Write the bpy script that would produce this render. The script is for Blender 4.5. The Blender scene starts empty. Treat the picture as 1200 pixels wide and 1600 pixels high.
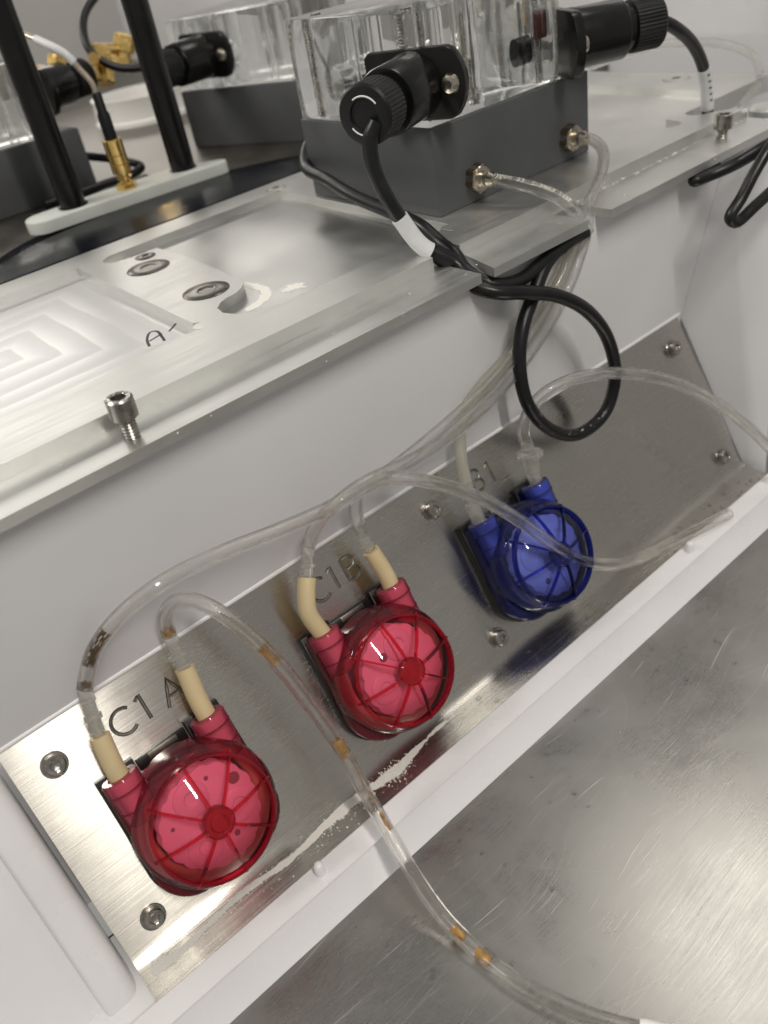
import bpy, bmesh, math, random
from mathutils import Vector, Matrix
random.seed(7)
S = 0.001                                   # everything below is written in millimetres
scn = bpy.context.scene
COL = scn.collection

# ------------------------------------------------------------------ camera
cam = bpy.data.cameras.new('camera'); camo = bpy.data.objects.new('camera', cam); COL.objects.link(camo); scn.camera = camo
EX = Vector((0.74728383, -0.48520823, 0.45402626))
EY = Vector((-0.6452595, -0.36660131, 0.67025641))
EZ = Vector((-0.15876731, -0.79383654, -0.58704045))
R3 = Matrix((EX, EY, EZ))                   # photo axes (right, down, forward) to world axes
right, up_, back = R3 @ Vector((1, 0, 0)), R3 @ Vector((0, -1, 0)), R3 @ Vector((0, 0, -1))
rot = Matrix((right, up_, back)).transposed()
camo.matrix_world = Matrix.Translation(Vector((11.7, -210.6, 311.1)) * S) @ rot.to_4x4()
cam.sensor_fit = 'VERTICAL'; cam.sensor_height = 36; cam.lens = 1294.12 / 1600 * 36
cam.clip_start = 0.01; cam.clip_end = 20
cam.dof.use_dof = True; cam.dof.focus_distance = 0.345; cam.dof.aperture_fstop = 9.0

# ------------------------------------------------------------------ world and lamps
w = bpy.data.worlds.new('World'); scn.world = w; w.use_nodes = True
bg = w.node_tree.nodes['Background']; bg.inputs[0].default_value = (1.0, 0.975, 0.93, 1); bg.inputs[1].default_value = 0.24

def area(name, loc, size, power, aim=(0, 0, -1), color=(1.0, 0.955, 0.88)):
    l = bpy.data.lights.new(name, 'AREA'); l.shape = 'RECTANGLE'; l.size, l.size_y = size; l.energy = power; l.color = color
    o = bpy.data.objects.new(name, l); COL.objects.link(o); o.location = loc
    o.rotation_euler = Vector(aim).to_track_quat('-Z', 'Y').to_euler()
    return o
area('ceiling_or_added_lamp', (0.075, -1.15, 1.7), (0.07, 0.9), 17.0, (-0.02, 0.55, -0.85))
area('ceiling_or_added_lamp', (1.15, 0.15, 1.9), (0.4, 0.6), 3.8)
area('ceiling_or_added_lamp', (-1.3, 0.9, 1.9), (0.9, 0.5), 24, (0.55, -0.1, -0.83))  # added lamp, no known fixture: brightens the side and end walls from left
area('ceiling_or_added_lamp', (0.5, 4.4, 1.9), (4.4, 1.8), 98)  # added rear panel, sized so the shelf metal reflects evenly bright

scn.view_settings.view_transform = 'Standard'; scn.view_settings.look = 'None'
scn.view_settings.exposure = 0.25; scn.view_settings.gamma = 1.0
scn.cycles.max_bounces = 14; scn.cycles.transparent_max_bounces = 24; scn.cycles.transmission_bounces = 12; scn.cycles.glossy_bounces = 6
scn.cycles.use_denoising = True; scn.cycles.sample_clamp_indirect = 6.0; scn.cycles.blur_glossy = 0.6

# ------------------------------------------------------------------ material helpers
MATS = {}
def new_mat(name):
    m = bpy.data.materials.new(name); m.use_nodes = True; MATS[name] = m
    nt = m.node_tree; return m, nt, nt.nodes['Principled BSDF'], nt.nodes['Material Output']
def nd(nt, typ, **kw):
    n = nt.nodes.new(typ)
    for k, v in kw.items():
        if k == 'inp':
            for a, b in v.items(): n.inputs[a].default_value = b
        else: setattr(n, k, v)
    return n
def ramp(nt, fac, stops):
    r = nt.nodes.new('ShaderNodeValToRGB'); e = r.color_ramp.elements
    while len(e) < len(stops): e.new(0.5)
    for i, (p, c) in enumerate(stops):
        e[i].position = p; e[i].color = c if isinstance(c, tuple) else (c, c, c, 1)
    nt.links.new(fac, r.inputs[0]); return r
def coords(nt, scale=(1, 1, 1), kind='Object', rot=(0, 0, 0)):
    tc = nt.nodes.new('ShaderNodeTexCoord'); mp = nt.nodes.new('ShaderNodeMapping')
    mp.inputs['Scale'].default_value = scale; mp.inputs['Rotation'].default_value = rot
    nt.links.new(tc.outputs[kind], mp.inputs[0]); return mp.outputs[0]
def simple(name, col, rough=0.5, metal=0.0, noise=0.0, nscale=60, bump=0.0, bscale=400, spec=0.5, coat=0.0):
    m, nt, b, out = new_mat(name)
    b.inputs['Base Color'].default_value = (*col, 1); b.inputs['Roughness'].default_value = rough; b.inputs['Metallic'].default_value = metal
    b.inputs['Specular IOR Level'].default_value = spec; b.inputs['Coat Weight'].default_value = coat
    v = coords(nt)
    if noise:
        n = nd(nt, 'ShaderNodeTexNoise', inp={'Scale': nscale, 'Detail': 6.0}); nt.links.new(v, n.inputs['Vector'])
        r = ramp(nt, n.outputs[0], [(0.3, tuple(c * (1 - noise) for c in col) + (1,)), (0.7, tuple(min(1, c * (1 + noise * .6)) for c in col) + (1,))])
        nt.links.new(r.outputs[0], b.inputs['Base Color'])
        r2 = ramp(nt, n.outputs[0], [(0.3, max(0, rough - .08)), (0.75, min(1, rough + .1))]); nt.links.new(r2.outputs[0], b.inputs['Roughness'])
    if bump:
        n2 = nd(nt, 'ShaderNodeTexNoise', inp={'Scale': bscale, 'Detail': 4.0}); nt.links.new(v, n2.inputs['Vector'])
        bp = nd(nt, 'ShaderNodeBump', inp={'Strength': bump, 'Distance': 0.0004}); nt.links.new(n2.outputs[0], bp.inputs['Height']); nt.links.new(bp.outputs[0], b.inputs['Normal'])
    return m
def math_(nt, op, a, b=None):
    n = nt.nodes.new('ShaderNodeMath'); n.operation = op
    for i, x in enumerate((a, b)):
        if x is None: continue
        if isinstance(x, (int, float)): n.inputs[i].default_value = x
        else: nt.links.new(x, n.inputs[i])
    return n.outputs[0]

def brushed_steel():
    m, nt, b, out = new_mat('brushed_steel')
    b.inputs['Metallic'].default_value = 1.0; b.inputs['Base Color'].default_value = (0.56, 0.535, 0.49, 1)
    b.inputs['Anisotropic'].default_value = 1.0
    tg = nd(nt, 'ShaderNodeTangent', direction_type='UV_MAP'); nt.links.new(tg.outputs[0], b.inputs['Tangent'])
    b.inputs['Anisotropic Rotation'].default_value = 0.25
    v = coords(nt, (14, 1600, 900), 'UV')
    n = nd(nt, 'ShaderNodeTexNoise', inp={'Scale': 1.0, 'Detail': 5.0, 'Roughness': 0.7}); nt.links.new(v, n.inputs['Vector'])
    v2 = coords(nt, (1, 1, 1), 'UV'); n2 = nd(nt, 'ShaderNodeTexNoise', inp={'Scale': 22.0, 'Detail': 5.0, 'Roughness': 0.6}); nt.links.new(v2, n2.inputs['Vector'])
    r = ramp(nt, n.outputs[0], [(0.25, 0.19), (0.75, 0.28)])
    r2 = ramp(nt, n2.outputs[0], [(0.35, 0.0), (0.7, 0.06)])
    nt.links.new(math_(nt, 'ADD', r.outputs[0], r2.outputs[0]), b.inputs['Roughness'])
    c = ramp(nt, n.outputs[0], [(0.2, (0.51, 0.485, 0.44, 1)), (0.55, (0.57, 0.545, 0.50, 1)), (0.85, (0.62, 0.60, 0.56, 1))])
    nt.links.new(c.outputs[0], b.inputs['Base Color'])
    bp = nd(nt, 'ShaderNodeBump', inp={'Strength': 0.07, 'Distance': 0.0002}); nt.links.new(n.outputs[0], bp.inputs['Height']); nt.links.new(bp.outputs[0], b.inputs['Normal'])
    return m

def bench_steel():
    m, nt, b, out = new_mat('scratched_bench_steel')
    b.inputs['Metallic'].default_value = 1.0
    def scr(rot, sc, lo, hi, w=0.0):
        tc = nt.nodes.new('ShaderNodeTexCoord')
        wv = nd(nt, 'ShaderNodeTexNoise', inp={'Scale': 5.0, 'Detail': 1.0}); nt.links.new(tc.outputs['Object'], wv.inputs['Vector'])
        mx = nd(nt, 'ShaderNodeVectorMath', operation='MULTIPLY_ADD'); nt.links.new(wv.outputs['Color'], mx.inputs[0]); mx.inputs[1].default_value = (w, w, 0); nt.links.new(tc.outputs['Object'], mx.inputs[2])
        mp = nt.nodes.new('ShaderNodeMapping'); mp.inputs['Rotation'].default_value = (0, 0, math.radians(rot)); mp.inputs['Scale'].default_value = (sc[0], sc[1], 1)
        nt.links.new(mx.outputs[0], mp.inputs[0])
        n = nd(nt, 'ShaderNodeTexNoise', inp={'Scale': 1.0, 'Detail': 3.0, 'Roughness': 0.6}); nt.links.new(mp.outputs[0], n.inputs['Vector'])
        return ramp(nt, n.outputs[0], [(lo, 0.0), (hi, 1.0)]).outputs[0]
    s1 = scr(55, (14, 900), 0.67, 0.72, 0.10); s2 = scr(30, (12, 800), 0.68, 0.73, 0.12); s3 = scr(-12, (10, 1000), 0.70, 0.74, 0.06)
    s = math_(nt, 'MAXIMUM', math_(nt, 'MAXIMUM', s1, s2), s3)
    fine = scr(40, (40, 2200), 0.35, 0.75, 0.05)
    v = coords(nt); n = nd(nt, 'ShaderNodeTexNoise', inp={'Scale': 14.0, 'Detail': 7.0, 'Roughness': 0.62, 'Distortion': 0.4}); nt.links.new(v, n.inputs['Vector'])
    base = ramp(nt, n.outputs[0], [(0.3, (0.34, 0.33, 0.31, 1)), (0.55, (0.41, 0.398, 0.378, 1)), (0.75, (0.47, 0.458, 0.438, 1))])
    mixc = nd(nt, 'ShaderNodeMix', data_type='RGBA'); nt.links.new(math_(nt, 'MULTIPLY', s, 0.65), mixc.inputs[0]); nt.links.new(base.outputs[0], mixc.inputs[6]); mixc.inputs[7].default_value = (0.86, 0.84, 0.80, 1)
    nt.links.new(mixc.outputs[2], b.inputs['Base Color'])
    rr = ramp(nt, n.outputs[0], [(0.3, 0.21), (0.7, 0.34)])
    nt.links.new(math_(nt, 'ADD', math_(nt, 'ADD', rr.outputs[0], math_(nt, 'MULTIPLY', s, 0.12)), math_(nt, 'MULTIPLY', fine, 0.06)), b.inputs['Roughness'])
    bp = nd(nt, 'ShaderNodeBump', inp={'Strength': 0.07, 'Distance': 0.0003})
    nt.links.new(math_(nt, 'ADD', math_(nt, 'MULTIPLY', s, 1.0), math_(nt, 'MULTIPLY', fine, 0.35)), bp.inputs['Height']); nt.links.new(bp.outputs[0], b.inputs['Normal'])
    return m

def milled_aluminium():
    m, nt, b, out = new_mat('milled_aluminium')
    b.inputs['Metallic'].default_value = 1.0
    v = coords(nt); n = nd(nt, 'ShaderNodeTexNoise', inp={'Scale': 18.0, 'Detail': 6.0, 'Roughness': 0.6}); nt.links.new(v, n.inputs['Vector'])
    v2 = coords(nt, (25, 900, 900)); n2 = nd(nt, 'ShaderNodeTexNoise', inp={'Scale': 1.0, 'Detail': 3.0}); nt.links.new(v2, n2.inputs['Vector'])
    c = ramp(nt, n.outputs[0], [(0.3, (0.62, 0.62, 0.60, 1)), (0.55, (0.71, 0.71, 0.69, 1)), (0.8, (0.78, 0.78, 0.76, 1))]); nt.links.new(c.outputs[0], b.inputs['Base Color'])
    r = ramp(nt, n.outputs[0], [(0.3, 0.33), (0.7, 0.47)]); r2 = ramp(nt, n2.outputs[0], [(0.3, 0.0), (0.7, 0.08)])
    nt.links.new(math_(nt, 'ADD', r.outputs[0], r2.outputs[0]), b.inputs['Roughness'])
    bp = nd(nt, 'ShaderNodeBump', inp={'Strength': 0.06, 'Distance': 0.0002}); nt.links.new(n2.outputs[0], bp.inputs['Height']); nt.links.new(bp.outputs[0], b.inputs['Normal'])
    return m

def tinted(name, thin, thick, rough=0.06, body=0.0, blend=0.45):
    """clear coloured plastic wall: lets tinted light through, deeper where looked through at a slant, glossy skin"""
    m, nt, b, out = new_mat(name); nt.nodes.remove(b)
    lw = nd(nt, 'ShaderNodeLayerWeight', inp={'Blend': blend})
    mx = nd(nt, 'ShaderNodeMix', data_type='RGBA'); nt.links.new(lw.outputs['Facing'], mx.inputs[0]); mx.inputs[6].default_value = (*thin, 1); mx.inputs[7].default_value = (*thick, 1)
    tr = nd(nt, 'ShaderNodeBsdfTransparent'); nt.links.new(mx.outputs[2], tr.inputs[0])
    sh = tr.outputs[0]
    if body:
        df = nd(nt, 'ShaderNodeBsdfDiffuse'); df.inputs[0].default_value = (*thick, 1)
        ms = nd(nt, 'ShaderNodeMixShader'); ms.inputs[0].default_value = body; nt.links.new(sh, ms.inputs[1]); nt.links.new(df.outputs[0], ms.inputs[2]); sh = ms.outputs[0]
    gl = nd(nt, 'ShaderNodeBsdfGlossy', inp={'Roughness': rough}); fr = nd(nt, 'ShaderNodeFresnel', inp={'IOR': 1.5})
    ms2 = nd(nt, 'ShaderNodeMixShader'); nt.links.new(fr.outputs[0], ms2.inputs[0]); nt.links.new(sh, ms2.inputs[1]); nt.links.new(gl.outputs[0], ms2.inputs[2])
    nt.links.new(ms2.outputs[0], out.inputs[0]); return m

def clear_glass(name, col, ior, rough, through=0.35, body=0.0):
    """clear plastic: part straight through, part refracted"""
    m, nt, b, out = new_mat(name); nt.nodes.remove(b)
    g = nd(nt, 'ShaderNodeBsdfGlass', inp={'IOR': ior, 'Roughness': rough}); g.inputs[0].default_value = (*col, 1)
    t = nd(nt, 'ShaderNodeBsdfTransparent'); t.inputs[0].default_value = (*col, 1)
    ms = nd(nt, 'ShaderNodeMixShader'); ms.inputs[0].default_value = through; nt.links.new(g.outputs[0], ms.inputs[1]); nt.links.new(t.outputs[0], ms.inputs[2]); sh = ms.outputs[0]
    if body:
        d = nd(nt, 'ShaderNodeBsdfTranslucent'); d.inputs[0].default_value = (0.86, 0.85, 0.8, 1); d2 = nd(nt, 'ShaderNodeBsdfDiffuse'); d2.inputs[0].default_value = (0.86, 0.85, 0.8, 1)
        a = nd(nt, 'ShaderNodeAddShader'); mm = nd(nt, 'ShaderNodeMixShader'); mm.inputs[0].default_value = 0.5; nt.links.new(d.outputs[0], mm.inputs[1]); nt.links.new(d2.outputs[0], mm.inputs[2])
        m3 = nd(nt, 'ShaderNodeMixShader'); m3.inputs[0].default_value = body; nt.links.new(sh, m3.inputs[1]); nt.links.new(mm.outputs[0], m3.inputs[2]); sh = m3.outputs[0]
    nt.links.new(sh, out.inputs[0]); return m

brushed_steel(); bench_steel(); milled_aluminium()
simple('white_plastic', (0.80, 0.79, 0.80), 0.28, noise=0.03, nscale=30, bump=0.02, bscale=900)
simple('wall_plastic', (0.63, 0.625, 0.64), 0.12, noise=0.035, nscale=14, bump=0.015, bscale=40)
simple('grey_pvc', (0.072, 0.075, 0.080), 0.5, spec=0.35, noise=0.12, nscale=40, bump=0.08, bscale=1500)
simple('black_plastic', (0.006, 0.006, 0.006), 0.22, noise=0.2, nscale=80, spec=0.35)
simple('black_rubber', (0.008, 0.008, 0.009), 0.40, spec=0.3, noise=0.25, nscale=120, bump=0.05, bscale=1500)
simple('cable_jacket', (0.008, 0.008, 0.009), 0.36, spec=0.4, noise=0.35, nscale=150, bump=0.05, bscale=900)
simple('black_anodised', (0.004, 0.005, 0.008), 0.2, noise=0.3, nscale=30, spec=0.1)
simple('pump_black', (0.010, 0.009, 0.009), 0.35, noise=0.2, nscale=90)
simple('screw_steel', (0.40, 0.38, 0.35), 0.28, 1.0, noise=0.2, nscale=300)
simple('bolt_dark_steel', (0.27, 0.255, 0.235), 0.33, 1.0, noise=0.35, nscale=120)
simple('nickel', (0.55, 0.50, 0.42), 0.25, 1.0, noise=0.15, nscale=300)
simple('brass_dull', (0.33, 0.27, 0.19), 0.32, 1.0, noise=0.3, nscale=200)
simple('gold', (0.95, 0.66, 0.24), 0.2, 1.0, noise=0.1, nscale=200)
simple('tan_tubing', (0.66, 0.53, 0.31), 0.45, noise=0.06, nscale=90, bump=0.03, bscale=700)
simple('rotor_white', (0.86, 0.80, 0.80), 0.4, noise=0.05, nscale=80)
simple('hub_red', (0.55, 0.012, 0.03), 0.3)
simple('hub_blue', (0.02, 0.035, 0.30), 0.3)
simple('label_white', (0.66, 0.67, 0.67), 0.4, noise=0.05, nscale=200)
simple('printed_black', (0.03, 0.03, 0.035), 0.5)
simple('printed_pale', (0.85, 0.82, 0.70), 0.5)
simple('marker_ink', (0.05, 0.025, 0.03), 0.5)
simple('bracket_grey', (0.56, 0.58, 0.55), 0.42, noise=0.08, nscale=60)
simple('salt', (0.80, 0.77, 0.70), 0.75)
simple('amber_stain', (0.45, 0.24, 0.05), 0.5, noise=0.4, nscale=500)
simple('dark_stain', (0.10, 0.055, 0.02), 0.5, noise=0.5, nscale=500)
simple('room_wall', (0.46, 0.455, 0.44), 0.7, noise=0.03, nscale=4)
simple('silver_wire', (0.72, 0.60, 0.50), 0.35, 1.0, noise=0.25, nscale=900)
simple('white_silicone', (0.86, 0.85, 0.82), 0.35)
simple('seal_red', (0.07, 0.022, 0.018), 0.4)
simple('groove_dark', (0.22, 0.21, 0.19), 0.45, 1.0, noise=0.2, nscale=400)
tinted('red_cover', (0.97, 0.42, 0.54), (0.88, 0.10, 0.20), 0.03)
tinted('red_skirt', (0.95, 0.36, 0.47), (0.86, 0.12, 0.21), 0.03, body=0.06)
tinted('blue_skirt', (0.44, 0.50, 0.88), (0.13, 0.16, 0.60), 0.03, body=0.07)
tinted('red_nozzle', (0.90, 0.34, 0.44), (0.70, 0.10, 0.17), 0.10, body=0.30)
tinted('blue_nozzle', (0.24, 0.32, 0.82), (0.08, 0.11, 0.50), 0.10, body=0.25)
simple('groove_red', (0.16, 0.006, 0.016), 0.4)
simple('groove_blue', (0.01, 0.015, 0.12), 0.4)
simple('rotor_pocket', (0.30, 0.21, 0.22), 0.5)
tinted('red_body', (0.92, 0.36, 0.46), (0.72, 0.06, 0.12), 0.06, body=0.10)
tinted('red_rib', (0.94, 0.24, 0.34), (0.88, 0.06, 0.13), 0.03, body=0.08)
tinted('blue_cover', (0.43, 0.49, 0.87), (0.10, 0.14, 0.62), 0.03)
tinted('blue_body', (0.30, 0.38, 0.85), (0.03, 0.045, 0.42), 0.08, body=0.12)
tinted('blue_rib', (0.30, 0.35, 0.84), (0.07, 0.10, 0.58), 0.03, body=0.08)
tinted('water', (0.98, 0.98, 0.98), (0.9, 0.9, 0.9), 0.03)
clear_glass('clear_tubing', (0.995, 0.993, 0.985), 1.40, 0.0, 0.38, 0.006)
clear_glass('milky_tubing', (0.95, 0.94, 0.90), 1.38, 0.25, 0.35, 0.30)
clear_glass('barb_plastic', (0.98, 0.98, 0.97), 1.42, 0.08, 0.30, 0.20)
clear_glass('acrylic', (0.99, 0.995, 0.99), 1.46, 0.0, 0.15)

# ------------------------------------------------------------------ mesh helpers (all mm)
TH = math.radians(60)
UPV = Vector((0, math.cos(TH), math.sin(TH))); NV = Vector((0, -math.sin(TH), math.cos(TH)))
def PW(x, u, h): return Vector((x, 0, 0)) + UPV * u + NV * h        # pump-plate coordinates to world
PLATE = Matrix(((1, 0, 0), (0, UPV.y, NV.y), (0, UPV.z, NV.z)))      # columns: x, up-slope, normal

def make(name, bm, mat, parent=None, smooth=True, angle=35, label=None, cat=None, group=None, kind=None, loc=None, rot=None, keep=False):
    bmesh.ops.remove_doubles(bm, verts=bm.verts, dist=1e-4)
    if not keep: bmesh.ops.recalc_face_normals(bm, faces=bm.faces)
    bmesh.ops.scale(bm, vec=(S, S, S), verts=bm.verts)
    me = bpy.data.meshes.new(name); bm.to_mesh(me); bm.free()
    if smooth:
        me.polygons.foreach_set('use_smooth', [True] * len(me.polygons)); me.set_sharp_from_angle(angle=math.radians(angle))
    me.materials.append(MATS[mat])
    return link(name, me, parent, label, cat, group, kind, loc, rot)
def link(name, data, parent=None, label=None, cat=None, group=None, kind=None, loc=None, rot=None):
    o = bpy.data.objects.new(name, data); COL.objects.link(o)
    if parent: o.parent = parent
    if loc is not None: o.location = Vector(loc) * S
    if rot is not None: o.rotation_euler = rot.to_euler() if hasattr(rot, 'to_euler') else rot
    if label: o['label'] = label
    if cat: o['category'] = cat
    if group: o['group'] = group
    if kind: o['kind'] = kind
    return o
def thing(name, label, cat, loc=(0, 0, 0), rot=None, group=None):
    return link(name, None, None, label, cat, group, None, loc, rot)
def box(bm, lo, hi, bev=0.0, seg=2):
    b2 = bmesh.new(); bmesh.ops.create_cube(b2, size=1)
    lo, hi = Vector(lo), Vector(hi); c = (lo + hi) / 2; d = hi - lo
    for v in b2.verts: v.co = Vector((v.co.x * d.x, v.co.y * d.y, v.co.z * d.z)) + c
    if bev: bmesh.ops.bevel(b2, geom=b2.edges[:], offset=bev, segments=seg, affect='EDGES', profile=0.5)
    merge(bm, b2); return bm
def merge(bm, b2, mtx=None):
    if mtx is not None: bmesh.ops.transform(b2, matrix=mtx, verts=b2.verts)
    t = bpy.data.meshes.new('t'); b2.to_mesh(t); b2.free(); bm.from_mesh(t); bpy.data.meshes.remove(t)
def frame(d):
    d = Vector(d).normalized(); a = Vector((0, 0, 1)) if abs(d.z) < 0.9 else Vector((1, 0, 0))
    x = a.cross(d).normalized(); return x, d.cross(x)
def lathe(bm, prof, org=(0, 0, 0), axis=(0, 0, 1), n=40, close=True, phase=0.0):
    """prof = list of (r, h) along axis; radius 0 makes a point"""
    org = Vector(org); axis = Vector(axis).normalized(); x, y = frame(axis); rings = []
    for r, h in prof:
        c = org + axis * h
        if r < 1e-6: rings.append([bm.verts.new(c)])
        else: rings.append([bm.verts.new(c + (x * math.cos(phase + 2 * math.pi * i / n) + y * math.sin(phase + 2 * math.pi * i / n)) * r) for i in range(n)])
    for a, b in zip(rings, rings[1:]):
        for i in range(n):
            j = (i + 1) % n
            if len(a) == 1 and len(b) == 1: continue
            if len(a) == 1: bm.faces.new((a[0], b[j], b[i]))
            elif len(b) == 1: bm.faces.new((a[i], a[j], b[0]))
            else: bm.faces.new((a[i], a[j], b[j], b[i]))
    if close:
        for rg in (rings[0], rings[-1]):
            if len(rg) > 2: bm.faces.new(rg)
    return bm
def spline(pts, per=8):
    pts = [Vector(p) for p in pts]; out = []
    P = [pts[0] * 2 - pts[1]] + pts + [pts[-1] * 2 - pts[-2]]
    for i in range(1, len(P) - 2):
        a, b, c, d = P[i - 1:i + 3]
        t0 = 0; t1 = t0 + max((b - a).length, .01) ** .5; t2 = t1 + max((c - b).length, .01) ** .5; t3 = t2 + max((d - c).length, .01) ** .5
        for k in range(per):
            t = t1 + (t2 - t1) * k / per
            A1 = a * ((t1 - t) / (t1 - t0)) + b * ((t - t0) / (t1 - t0)); A2 = b * ((t2 - t) / (t2 - t1)) + c * ((t - t1) / (t2 - t1)); A3 = c * ((t3 - t) / (t3 - t2)) + d * ((t - t2) / (t3 - t2))
            B1 = A1 * ((t2 - t) / (t2 - t0)) + A2 * ((t - t0) / (t2 - t0)); B2 = A2 * ((t3 - t) / (t3 - t1)) + A3 * ((t - t1) / (t3 - t1))
            out.append(B1 * ((t2 - t) / (t2 - t1)) + B2 * ((t - t1) / (t2 - t1)))
    out.append(pts[-1]); return out
def frames(path):
    """rotation-minimising frames"""
    T = [(path[min(i + 1, len(path) - 1)] - path[max(i - 1, 0)]).normalized() for i in range(len(path))]
    x, _ = frame(T[0]); res = []
    for i, t in enumerate(T):
        x = (x - t * x.dot(t)).normalized(); res.append((path[i], x.copy(), t.cross(x)))
    return res
def sweep(bm, path, r, n=14, caps=True, flip=False, closed=False):
    fr = frames(path); rings = []
    for k, (c, x, y) in enumerate(fr):
        rr = r[k] if isinstance(r, (list, tuple)) else r
        rings.append([bm.verts.new(c + (x * math.cos(2 * math.pi * i / n) + y * math.sin(2 * math.pi * i / n)) * rr) for i in range(n)])
    for a, b in zip(rings, rings[1:]):
        for i in range(n):
            j = (i + 1) % n; f = (a[i], a[j], b[j], b[i])
            bm.faces.new(f[::-1] if flip else f)
    if caps:
        bm.faces.new(rings[0][::-1]); bm.faces.new(rings[-1])
    return rings
def hollow(bm, path, ro, ri, n=18):
    a = sweep(bm, path, ro, n, caps=False); b = sweep(bm, path, ri, n, caps=False, flip=True)
    for A, B, fl in ((a[0], b[0], True), (a[-1], b[-1], False)):
        for i in range(n):
            j = (i + 1) % n; f = (A[i], A[j], B[j], B[i])
            bm.faces.new(f if not fl else f[::-1])
def poly_slab(bm, pts, z0, z1, mtx=None, bev=0.0, seg=2):
    b2 = bmesh.new(); vs = [b2.verts.new((p[0], p[1], z0)) for p in pts]; f = b2.faces.new(vs)
    ex = bmesh.ops.extrude_face_region(b2, geom=[f]); nv = [g for g in ex['geom'] if isinstance(g, bmesh.types.BMVert)]
    for v in nv: v.co.z = z1
    bmesh.ops.recalc_face_normals(b2, faces=b2.faces)
    if bev:
        es = [e for e in b2.edges if all(abs(v.co.z - z1) < 1e-6 for v in e.verts)]
        bmesh.ops.bevel(b2, geom=es, offset=bev, segments=seg, affect='EDGES', profile=0.5)
    merge(bm, b2, mtx); return bm
def arc(cx, cy, r, a0, a1, n=10):
    return [(cx + r * math.cos(math.radians(a0 + (a1 - a0) * i / n)), cy + r * math.sin(math.radians(a0 + (a1 - a0) * i / n))) for i in range(n + 1)]
def plate_with_holes(name, outline, holes, z0, z1, mat, parent, bev=0.25):
    """flat slab with milled-through openings, edges broken"""
    from mathutils.geometry import tessellate_polygon
    loops = [[Vector((p[0], p[1], 0)) for p in lp] for lp in [outline] + holes]
    flat = [p for lp in loops for p in lp]; bm = bmesh.new()
    lo = [bm.verts.new((p.x, p.y, z0)) for p in flat]; hi = [bm.verts.new((p.x, p.y, z1)) for p in flat]
    for t in tessellate_polygon(loops): bm.faces.new([hi[i] for i in t]); bm.faces.new([lo[i] for i in t][::-1])
    k = 0; rim = []
    for lp in loops:
        for i in range(len(lp)):
            a, b = k + i, k + (i + 1) % len(lp); bm.faces.new((lo[a], lo[b], hi[b], hi[a])); rim.append(bm.edges.get((hi[a], hi[b])))
        k += len(lp)
    bmesh.ops.recalc_face_normals(bm, faces=bm.faces)
    bmesh.ops.bevel(bm, geom=rim, offset=bev, segments=1, affect='EDGES', profile=0.5, clamp_overlap=True)
    return make(name, bm, mat, parent, angle=25)
def subtract(me_obj, bm_cut):
    """cut a shape out of a mesh object and keep the result as its mesh"""
    me = bpy.data.meshes.new('cut'); bmesh.ops.recalc_face_normals(bm_cut, faces=bm_cut.faces); bmesh.ops.scale(bm_cut, vec=(S, S, S), verts=bm_cut.verts); bm_cut.to_mesh(me); bm_cut.free()
    c = bpy.data.objects.new('cut', me); COL.objects.link(c); c.matrix_world = me_obj.matrix_world.copy(); c.parent = me_obj.parent
    c.location = me_obj.location; c.rotation_euler = me_obj.rotation_euler
    md = me_obj.modifiers.new('b', 'BOOLEAN'); md.operation = 'DIFFERENCE'; md.object = c; md.solver = 'EXACT'; md.use_self = True
    bpy.context.view_layer.update()
    res = bpy.data.meshes.new_from_object(me_obj.evaluated_get(bpy.context.evaluated_depsgraph_get()))
    me_obj.modifiers.clear(); old = me_obj.data; me_obj.data = res; bpy.data.objects.remove(c); bpy.data.meshes.remove(me)
    return me_obj
def copy_tree(o, parent=None):
    c = o.copy(); COL.objects.link(c)
    if parent: c.parent = parent
    for ch in o.children: copy_tree(ch, c)
    return c

# ================================================================== THE SETTING
bm = bmesh.new(); box(bm, (-500, -700, -20), (900, 30, -14)); make('bench_top', bm, 'scratched_bench_steel', kind='structure', smooth=False)
bm = bmesh.new(); box(bm, (-300, 264, 160), (1000, 1150, 176)); simple('deck_steel', (0.22, 0.205, 0.185), 0.42, 1.0, noise=0.25, nscale=20); make('rear_deck', bm, 'deck_steel', kind='structure', smooth=False)
bm = bmesh.new(); box(bm, (-400, 1150, 100), (1500, 1160, 380)); make('rear_wall', bm, 'room_wall', kind='structure', smooth=False)

bm = bmesh.new(); box(bm, (640, -80, 40), (648, 1150, 420), 1); make('side_wall', bm, 'wall_plastic', kind='structure')
bench = bpy.data.objects['bench_top']
simple('fresh_scratch', (0.58, 0.56, 0.53), 0.38, 1.0); bm = bmesh.new()
def scratch(cx, cy, ang, L, curv, wd):
    pts = []; a = ang; p = Vector((cx, cy))
    for i in range(9): pts.append((p.copy(), a)); p += Vector((math.cos(a), math.sin(a))) * L / 8; a += curv / 8
    prev = None
    for i, (q, a) in enumerate(pts):
        wq = wd * math.sin(math.pi * (i + .4) / 9.2) + .006; nn = Vector((-math.sin(a), math.cos(a))) * wq
        cur = (bm.verts.new((q.x + nn.x, q.y + nn.y, -13.985)), bm.verts.new((q.x - nn.x, q.y - nn.y, -13.985)))
        if prev: bm.faces.new((prev[0], prev[1], cur[1], cur[0]))
        prev = cur
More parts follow.
